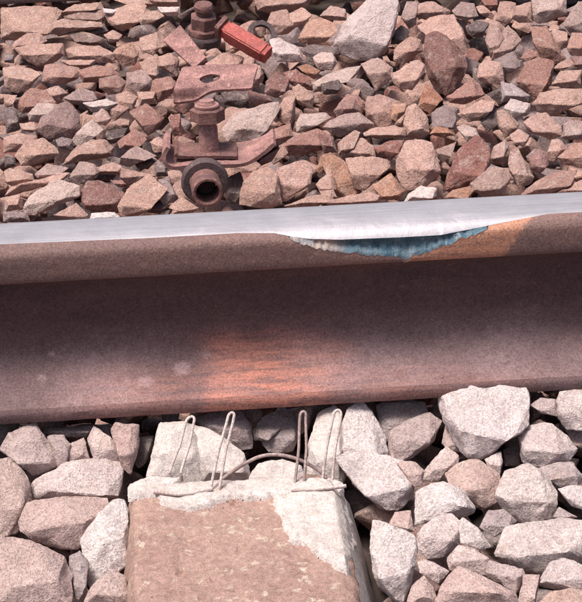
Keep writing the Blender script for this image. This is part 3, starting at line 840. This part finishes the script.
for i, (b0, b1, t0, wb, wt, mat) in enumerate([((176, 470), -0.150, (190, 417), 11, 8, M_WIREPALE), ((215, 490), -0.186, (231, 412), 9, 6, M_WIREPALE),
                                    ((299, 488), -0.183, (303, 411), 9, 6, M_WIRE), ((327, 484), -0.172, (337, 411), 10, 8, M_WIREPALE)]):
    bl = on_y(b0[0]-wb/2, b0[1], b1); br = on_y(b0[0]+wb/2, b0[1], b1); ty = b1+0.034
    tl = on_y(t0[0]-wt/2, t0[1]+5, ty); tr = on_y(t0[0]+wt/2, t0[1]+5, ty); tt = on_y(t0[0]+.6, t0[1]-1, ty+0.001)
    bend = Vector((0.0012*(-1)**i, 0, 0)); mid = (tl+tr)/2; hw = (tr-tl)/2; upd = (tl-bl).normalized()
    arc = [mid-hw*math.cos(a)+upd*(hw.length*1.5*math.sin(a)) for a in [math.pi*k/8 for k in range(9)]]
    path = bez([bl-Vector((0, 0, .012)), bl, bl.lerp(tl, .5)+bend], 6)+bez([bl.lerp(tl, .55)+bend, tl.lerp(bl, .08)], 4)+arc+bez([tr.lerp(br, .08), br.lerp(tr, .55)+bend*1.2], 4)+bez([br.lerp(tr, .5)+bend*1.2, br, br-Vector((0, 0, .012))], 6)
    bm = bmesh.new(); tube(bm, path, 0.0014); child('wire_loop', finish(bm, 'wire_loop', True, 60), mat)
bm = bmesh.new(); tube(bm, bez([on_y(216, 484, -.150), on_y(232, 472, -.155), on_y(246, 463, -.157), on_y(262, 456, -.157), on_y(280, 455, -.157), on_y(300, 460, -.16), on_y(318, 470, -.165), on_y(326, 478, -.168)], 8), 0.0018)
child('bent_wire', finish(bm, 'bent_wire', True, 60), M_WIRE)
for pl in ([(291, 490), (318, 489), (346, 486)], [(154, 492), (184, 494), (212, 489)]):
    bm = bmesh.new(); tube(bm, bez([on_z(x, y, ZS+0.0058)+Vector((0, 0, .0006*noise.noise(Vector((x, y, 0))))) for x, y in pl], 6), 0.0020)
    child('cross_wire', finish(bm, 'cross_wire', True, 60), M_WIREPALE)

# ------------------------------------------------------------------ loose rail fastenings
def lathe(bm, prof, seg=28, hexa=False):
    """prof: closed ring of (radius, height)."""
    rings = []
    for r, h in prof:
        rings.append([bm.verts.new((r*math.cos(2*math.pi*k/seg), r*math.sin(2*math.pi*k/seg), h)) for k in range(seg)])
    for a, b in zip(rings, rings[1:]+rings[:1]):
        for k in range(seg): bm.faces.new((a[k], a[(k+1) % seg], b[(k+1) % seg], b[k]))
def solid_lathe(bm, prof, seg=24):
    rings = []
    for r, h in prof:
        rings.append([bm.verts.new((r*math.cos(2*math.pi*k/seg), r*math.sin(2*math.pi*k/seg), h)) for k in range(seg)])
    for a, b in zip(rings, rings[1:]):
        for k in range(seg): bm.faces.new((a[k], a[(k+1) % seg], b[(k+1) % seg], b[k]))
    bm.faces.new(rings[0][::-1]); bm.faces.new(rings[-1])
def rough(bm, amp=0.0006, f=120, off=0.0):
    bm.normal_update()
    for v in bm.verts: v.co += v.normal*amp*(noise.noise(v.co*f+Vector((off, 0, 0)))+.5*noise.noise(v.co*f*3))
def part(parent, name, bm, mat, angle=38, m=None):
    if m is not None: bm.transform(m)
    o = link(name, finish(bm, name, True, angle), mat, parent); return o
def aim(root, d, spin=0.0):
    root.rotation_mode = 'QUATERNION'
    root.rotation_quaternion = Vector(d).normalized().to_track_quat('Z', 'Y') @ Matrix.Rotation(spin, 3, 'Z').to_quaternion()
def hexring(bm, ro, ri, h0, h1, seg=6):
    ch = 0.12
    o0 = [bm.verts.new((ro*(1-ch*0)*math.cos(math.pi/3*k), ro*math.sin(math.pi/3*k), h0)) for k in range(6)]
    o1 = [bm.verts.new((ro*math.cos(math.pi/3*k), ro*math.sin(math.pi/3*k), h1-0.002)) for k in range(6)]
    o2 = [bm.verts.new((ro*.88*math.cos(math.pi/3*k), ro*.88*math.sin(math.pi/3*k), h1)) for k in range(6)]
    i2 = [bm.verts.new((ri*math.cos(math.pi/3*k), ri*math.sin(math.pi/3*k), h1)) for k in range(6)]
    i0 = [bm.verts.new((ri*math.cos(math.pi/3*k), ri*math.sin(math.pi/3*k), h0)) for k in range(6)]
    rg = [o0, o1, o2, i2, i0]
    for a, b in zip(rg, rg[1:]+rg[:1]):
        for k in range(6): bm.faces.new((a[k], a[(k+1) % 6], b[(k+1) % 6], b[k]))
def threads(h0, h1, r, pitch=0.003):
    out = []; h = h0; k = 0
    while h < h1: out.append((r if k % 2 else r*.9, h)); h += pitch/2; k += 1
    return out
GF = 'loose rail fastenings beyond the rail'

# tubular nut with washers, lying with its open end towards the rail
c = on_z(206, 186, 0.022)
n1 = empty('tubular_nut', c); aim(n1, (0.05, -1.0, 0.04))
bm = bmesh.new(); lathe(bm, [(0.0185, -0.012), (0.0188, 0.022), (0.0175, 0.0245), (0.0150, 0.0245), (0.0140, 0.022), (0.0135, -0.012)], 32); rough(bm); part(n1, 'sleeve', bm, M_CLIP)
bm = bmesh.new(); lathe(bm, [(0.028, -0.024), (0.029, -0.014), (0.0265, -0.010), (0.019, -0.010), (0.0186, -0.024)], 32); rough(bm); part(n1, 'washer', bm, M_DARKSTEEL)
bm = bmesh.new(); solid_lathe(bm, [(0.012, -0.03), (0.0125, -0.004), (0.010, -0.001)], 20); rough(bm); part(n1, 'bolt_end', bm, M_DARKSTEEL)
tag(n1, 'hollow rusty tubular nut with a dark washer, lying right behind the rail', 'nut', GF)

# bent base plate
def plate_mesh(bm, path, half, th, holes=None, taper=None):
    """path: list of (x, z) along the plate; half: half depth at each point (callable of i)"""
    P = [Vector((x, 0, z)) for x, z in path]; top = []; bot = []
    for i, p in enumerate(P):
        t = (P[min(i+1, len(P)-1)]-P[max(i-1, 0)]).normalized(); nn = Vector((-t.z, 0, t.x)); hw = half(i/(len(P)-1))
        K = 6
        top.append([bm.verts.new(p+nn*th/2+Vector((0, -hw+2*hw*k/K, 0))) for k in range(K+1)])
        bot.append([bm.verts.new(p-nn*th/2+Vector((0, -hw+2*hw*k/K, 0))) for k in range(K+1)])
    n = len(P); K = 6
    for i in range(n-1):
        for k in range(K):
            bm.faces.new((top[i][k], top[i+1][k], top[i+1][k+1], top[i][k+1])); bm.faces.new((bot[i][k], bot[i][k+1], bot[i+1][k+1], bot[i+1][k]))
        bm.faces.new((top[i][0], bot[i][0], bot[i+1][0], top[i+1][0])); bm.faces.new((top[i][K], top[i+1][K], bot[i+1][K], bot[i][K]))
    for i in (0, n-1):
        for k in range(K): bm.faces.new((top[i][k], top[i][k+1], bot[i][k+1], bot[i][k]))
c = on_z(216, 156, 0.028)
pl = empty('bent_plate', c); pl.rotation_euler = (math.radians(4), math.radians(1), math.radians(-3))
bm = bmesh.new()
pth = [(-0.058, 0.024), (-0.0635, 0.014), (-0.062, 0.005), (-0.052, -0.001), (-0.03, 0.0005), (-0.005, 0.0015), (0.018, 0.0005), (0.034, 0.002), (0.048, 0.007), (0.062, 0.016), (0.073, 0.025)]
pth = [tuple(q) for q in [(p.x, p.z) for p in bez([(x, 0, z) for x, z in pth], 4)]]
plate_mesh(bm, pth, lambda f: 0.030-0.010*sm(.7, 1, f)-0.006*(1-sm(0, .2, f)), 0.0048); rough(bm, .0008, 90); part(pl, 'plate', bm, M_PLATE)
bm = bmesh.new()
pth2 = [(-0.050, 0.012), (-0.044, 0.0085), (-0.02, 0.0075), (0.0, 0.0075), (0.026, 0.0065)]
plate_mesh(bm, [(p.x, p.z) for p in bez([(x, 0, z) for x, z in pth2], 5)], lambda f: 0.019, 0.004); rough(bm, .0006, 90, 3); part(pl, 'upper_leaf', bm, M_CLIP)
tag(pl, 'wide rusty plate with a curled end and upturned tail among stones', 'plate', GF)

# standing bolt between the two plates
c = on_z(209, 150, 0.036)
bt = empty('standing_bolt', c); aim(bt, (0.0, 0.10, 1))
bm = bmesh.new(); solid_lathe(bm, [(0.0128, -0.004), (0.0122, 0.008), (0.0118, 0.03)]+threads(0.034, 0.062, 0.0105)+[(0.009, 0.064)], 24); rough(bm, .0004); part(bt, 'shank', bm, M_PLATE)
bm = bmesh.new(); hexring(bm, 0.0215, 0.0095, 0.038, 0.054); bmesh.ops.subdivide_edges(bm, edges=bm.edges[:], cuts=2, use_grid_fill=True); rough(bm, .0007); part(bt, 'nut', bm, M_CLIP)
bm = bmesh.new(); lathe(bm, [(0.0150, 0.0545), (0.0155, 0.0575), (0.0145, 0.059), (0.0108, 0.059), (0.0108, 0.0545)], 28); rough(bm, .0003); part(bt, 'collar', bm, M_PLATE)
tag(bt, 'rusty bolt with nut standing upright between the two rusty plates', 'bolt', GF)

# slotted plate with a rolled lip
corners = [(182, 67), (258, 64), (252, 87), (172, 94)]
c = on_z(215, 80, 0.050)
nrm = Vector((-0.10, -0.42, 1)).normalized()
W4 = [on_plane(x, y, c, nrm)-c for x, y in corners]
th = 0.0045; su, sv, ru, rv_ = 0.43, 0.54, 0.13, 0.16
bm = bmesh.new(); NA, NR = 96, 16; RT, RB = [], []
def plate_pt(u, v):
    p = (W4[0]*(1-u)+W4[1]*u)*(1-v)+(W4[3]*(1-u)+W4[2]*u)*v
    lip = sm(.74, 1.0, v)*(1-sm(.25, .62, u))
    p = p-nrm*0.014*lip**2-nrm*.002*sm(.8, 1, v)
    return p+nrm*(0.0022*math.sin(u*3.0)+0.0014*noise.noise(Vector((u*4, v*4, 2))))+Vector((0.0012*noise.noise(Vector((v*9, u, 7))), 0.0015*noise.noise(Vector((u*9, v, 3))), 0))
for k in range(NA):
    a = 2*math.pi*k/NA; ca, sa = math.cos(a), math.sin(a)
    hu, hv = su+ru*ca, sv+rv_*sa
    tt = min((1-su)/ca if ca > 1e-6 else (-su/ca if ca < -1e-6 else 9), (1-sv)/sa if sa > 1e-6 else (-sv/sa if sa < -1e-6 else 9))
    eu, ev = su+ca*tt, sv+sa*tt
    rt, rb_ = [], []
    for m in range(NR+1):
        f = m/NR; p = plate_pt(hu+(eu-hu)*f, hv+(ev-hv)*f)
        rt.append(bm.verts.new(p)); rb_.append(bm.verts.new(p-nrm*th))
    RT.append(rt); RB.append(rb_)
for k in range(NA):
    a, b, c1, d1 = RT[k], RT[(k+1) % NA], RB[k], RB[(k+1) % NA]
    for m in range(NR):
        bm.faces.new((a[m], a[m+1], b[m+1], b[m])); bm.faces.new((c1[m], d1[m], d1[m+1], c1[m+1]))
    bm.faces.new((a[0], b[0], d1[0], c1[0])); bm.faces.new((a[NR], c1[NR], d1[NR], b[NR]))
rough(bm, .0007, 100, 5); sp = link('slotted_plate', finish(bm, 'slotted_plate', True, 38), M_PLATE, None, c)
tag(sp, 'pinkish rusty plate with an oval slot and a rolled lip', 'plate', GF)

# upright bolt stack at the far end
c = on_z(203, 42, 0.012)
ub = empty('bolt_stack', c); aim(ub, (0.06, -0.10, 1))
bm = bmesh.new(); lathe(bm, [(0.0265, 0.0), (0.027, 0.010), (0.0245, 0.0135), (0.0155, 0.0135), (0.0150, 0.0)], 32); rough(bm); part(ub, 'washer', bm, M_DARKSTEEL)
bm = bmesh.new(); lathe(bm, [(0.0225, 0.0142), (0.0228, 0.022), (0.021, 0.024), (0.013, 0.024), (0.013, 0.0142)], 32); rough(bm, .0007, 90, 4); part(ub, 'spring_ring', bm, M_CLIP)
bm = bmesh.new(); hexring(bm, 0.0205, 0.0105, 0.0245, 0.043); bmesh.ops.subdivide_edges(bm, edges=bm.edges[:], cuts=2, use_grid_fill=True); rough(bm, .0007); part(ub, 'nut', bm, M_CLIP)
bm = bmesh.new(); solid_lathe(bm, [(0.0115, 0.0)]+threads(0.038, 0.050, 0.0115)+[(0.0105, 0.0505), (0.0138, 0.051), (0.0145, 0.057), (0.012, 0.061)], 24); rough(bm, .0004); part(ub, 'shank', bm, M_CLIP)
tag(ub, 'upright rusty bolt stacked with washers and a nut beside the red block', 'bolt', GF)

# tilted flat clip next to the stack
def slab(bm, q, th):
    q = [Vector(p) for p in q]; n = (q[1]-q[0]).cross(q[3]-q[0]).normalized()
    if n.z < 0: n = -n
    K = 8; T = [[bm.verts.new(((q[0]*(1-a/K)+q[1]*a/K)*(1-b/K)+(q[3]*(1-a/K)+q[2]*a/K)*b/K)) for b in range(K+1)] for a in range(K+1)]
    B = [[bm.verts.new(v.co-n*th) for v in r] for r in T]
    for a in range(K):
        for b in range(K):
            bm.faces.new((T[a][b], T[a+1][b], T[a+1][b+1], T[a][b+1])); bm.faces.new((B[a][b], B[a][b+1], B[a+1][b+1], B[a+1][b]))
        for s in (0, K):
            bm.faces.new((T[a][s], T[a+1][s], B[a+1][s], B[a][s])); bm.faces.new((T[s][a], T[s][a+1], B[s][a+1], B[s][a]))
c = on_z(184, 46, 0.024); nn = Vector((-0.30, -0.5, 0.8)).normalized()
bm = bmesh.new(); slab(bm, [on_plane(x, y, c, nn)-c for x, y in ((163, 40), (180, 25), (206, 57), (194, 68))], 0.007); bmesh.ops.bevel(bm, geom=[e for e in bm.edges if e.is_manifold and e.calc_face_angle(0) > 1.0], offset=.0012, segments=1, affect='EDGES'); rough(bm, .0008); fc = link('flat_clip', finish(bm, 'flat_clip', True, 38), M_PLATE, None, c)
tag(fc, 'flat rusty clip tilted against the upright bolt stack', 'clip', GF)

# red painted block
c = on_z(246, 42, 0.036); ax = (on_plane(268, 55, c, Vector((-.25, -.75, .6)).normalized())-on_plane(224, 29, c, Vector((-.25, -.75, .6)).normalized()))
rb = empty('red_block', c)
L = ax.length*1.0; X = ax.normalized(); Y = Vector((0.15, 0.8, 0.55)).cross(X).normalized(); Z = X.cross(Y)
bm = bmesh.new(); bmesh.ops.create_cube(bm, size=1.0)
bmesh.ops.bevel(bm, geom=bm.edges[:], offset=.09, segments=3, affect='EDGES')
bmesh.ops.subdivide_edges(bm, edges=[e for e in bm.edges if e.calc_length() > .3], cuts=5, use_grid_fill=True)
for v in bm.verts: v.co = X*(v.co.x*L)+Y*(v.co.y*0.024)+Z*(v.co.z*0.022)
rough(bm, .0012, 90); part(rb, 'block', bm, M_RED, 75)
bm = bmesh.new(); bmesh.ops.create_cube(bm, size=1.0); bmesh.ops.bevel(bm, geom=bm.edges[:], offset=.08, segments=1, affect='EDGES')
for v in bm.verts: v.co = X*(v.co.x*0.008-L*.5-.0042)+Y*(v.co.y*0.029)+Z*(v.co.z*0.026)
rough(bm, .0006, 90); part(rb, 'end_flange', bm, M_CLIP)
tag(rb, 'red painted block lying on the stones behind the slotted plate', 'block', GF)

# dark ring washer leaning behind the red block
c = on_z(262, 34, 0.020); 
bm = bmesh.new(); lathe(bm, [(0.0215, -0.003), (0.0225, 0.0), (0.0215, 0.003), (0.0145, 0.003), (0.0135, 0.0), (0.0145, -0.003)], 32); rough(bm, .0007); rw = link('ring_washer', finish(bm, 'ring_washer', True, 38), M_DARKSTEEL, None, c); aim(rw, (0.25, -0.62, 0.75))
tag(rw, 'dark round ring washer leaning behind the red block', 'washer', GF)

# ------------------------------------------------------------------ deeper and outlying ballast (uncountable)
rs = random.Random(4); templates = []
for k in range(14):
    pts = [Vector((rs.gauss(0, 1), rs.gauss(0, 1), rs.gauss(0, 1))).normalized()*rs.uniform(.75, 1.1) for _ in range(13)]
    s = Vector((rs.uniform(.85, 1.3), rs.uniform(.7, 1.0), rs.uniform(.55, .85)))
    bm = bmesh.new()
    for p in pts: bm.verts.new((p.x*s.x, p.y*s.y, p.z*s.z))
    res = bmesh.ops.convex_hull(bm, input=bm.verts[:])
    jk = [e for e in res['geom_interior']+res['geom_unused'] if isinstance(e, bmesh.types.BMVert)]
    bmesh.ops.delete(bm, geom=list(set(jk)), context='VERTS')
    bmesh.ops.bevel(bm, geom=bm.edges[:], offset=.09, segments=1, affect='EDGES', clamp_overlap=True)
    bmesh.ops.triangulate(bm, faces=bm.faces[:])
    bm.verts.ensure_lookup_table(); bm.verts.index_update()
    templates.append((np.array([v.co[:] for v in bm.verts]), np.array([[v.index for v in f.verts] for f in bm.faces]))); bm.free()
Vs, Fs, Cs, base = [], [], [], 0
def put(x, y, z, r, front):
    global base
    tv, tf = templates[rs.randrange(14)]
    m = np.array(Matrix.Rotation(rs.uniform(0, 6.28), 3, 'Z') @ Matrix.Rotation(rs.uniform(-.5, .5), 3, 'X') @ Matrix.Rotation(rs.uniform(-.5, .5), 3, 'Y'))
    Vs.append(tv @ m.T * r + np.array([x, y, z])); Fs.append(tf+base); base += len(tv)
    a = PAL[rs.choice('ppppprggd')]
    if front: a = [a[j]*.7+(.70, .61, .58)[j]*.3 for j in range(3)]
    k = rs.uniform(.85, 1.12); Cs.append(np.tile([a[0]*k, a[1]*k, a[2]*k, 1.0], (len(tv), 1)))
def in_view(x, y, z):
    a, b = to_px((x, y, z)); return -14 < a < 596 and -14 < b < 616
step = 0.040
for gy in np.arange(-0.95, 2.6, step):
    for gx in np.arange(-1.5, 1.6, step):
        x = gx+rs.uniform(-.014, .014); y = gy+rs.uniform(-.014, .014); front = y < 0
        onsl = SX0-0.03 < x < SX1+0.034 and YN-0.03 < y < 0.45
        lvl = -0.036 if front else 0.004
        if abs(y) < 0.125: lvl = min(lvl, -0.03)
        if abs(y-yo) < 0.10: lvl = -0.03
        r = rs.uniform(.018, .027)
        if onsl and y < YF+0.02: continue
        put(x, y, lvl-(0.046 if front and abs(y) > .125 else 0.052)+rs.uniform(-.008, .004), r*1.15, front)
        if -0.5 < y < 1.5 and -0.6 < x < 0.9: put(x+.02, y+.02, lvl-0.078+rs.uniform(-.006, .004), r*1.2, front)
        if abs(y) < 0.075: put(x+.02, y, -0.036+rs.uniform(-.006, .003), r*.9, front)
        seen = in_view(x, y, lvl) or in_view(x, y, lvl+.03) or in_view(x, y, lvl-.03)
        hidden_by_rail = 0.06 < y < 0.36 and not seen
        band = 0.05 < y < 0.36 and to_px((x, y, lvl+.028))[1] > 250
        if (not seen or band) and abs(y) > 0.10 and abs(y-yo) > 0.085:
            put(x, y, lvl-0.006+rs.uniform(-.012, .008), r, front)
for k in range(36):      # small stones wedged along the sleeper's sides
    yy = YF-0.02-0.013*k
    put(SX1+rs.uniform(.044, .062), yy, -0.088+rs.uniform(-.008, .006), rs.uniform(.015, .020), True)
    put(SX0-rs.uniform(.044, .062), yy, -0.088+rs.uniform(-.008, .006), rs.uniform(.015, .020), True)
V = np.concatenate(Vs); F = np.concatenate(Fs); Cc = np.concatenate(Cs)
me = bpy.data.meshes.new('ballast_bed'); me.vertices.add(len(V)); me.vertices.foreach_set('co', V.ravel())
me.loops.add(F.size); me.loops.foreach_set('vertex_index', F.ravel().astype(np.int32))
me.polygons.add(len(F)); me.polygons.foreach_set('loop_start', np.arange(0, F.size, 3, dtype=np.int32)); me.polygons.foreach_set('loop_total', np.full(len(F), 3, dtype=np.int32))
me.update(); me.validate(); me.polygons.foreach_set('use_smooth', [False]*len(me.polygons))
ca = me.color_attributes.new('tint', 'FLOAT_COLOR', 'POINT'); ca.data.foreach_set('color', Cc.ravel())
o = link('ballast_bed', me, M_GRAVEL); tag(o, 'deeper and outlying track ballast filling the gaps between stones', kind='stuff')
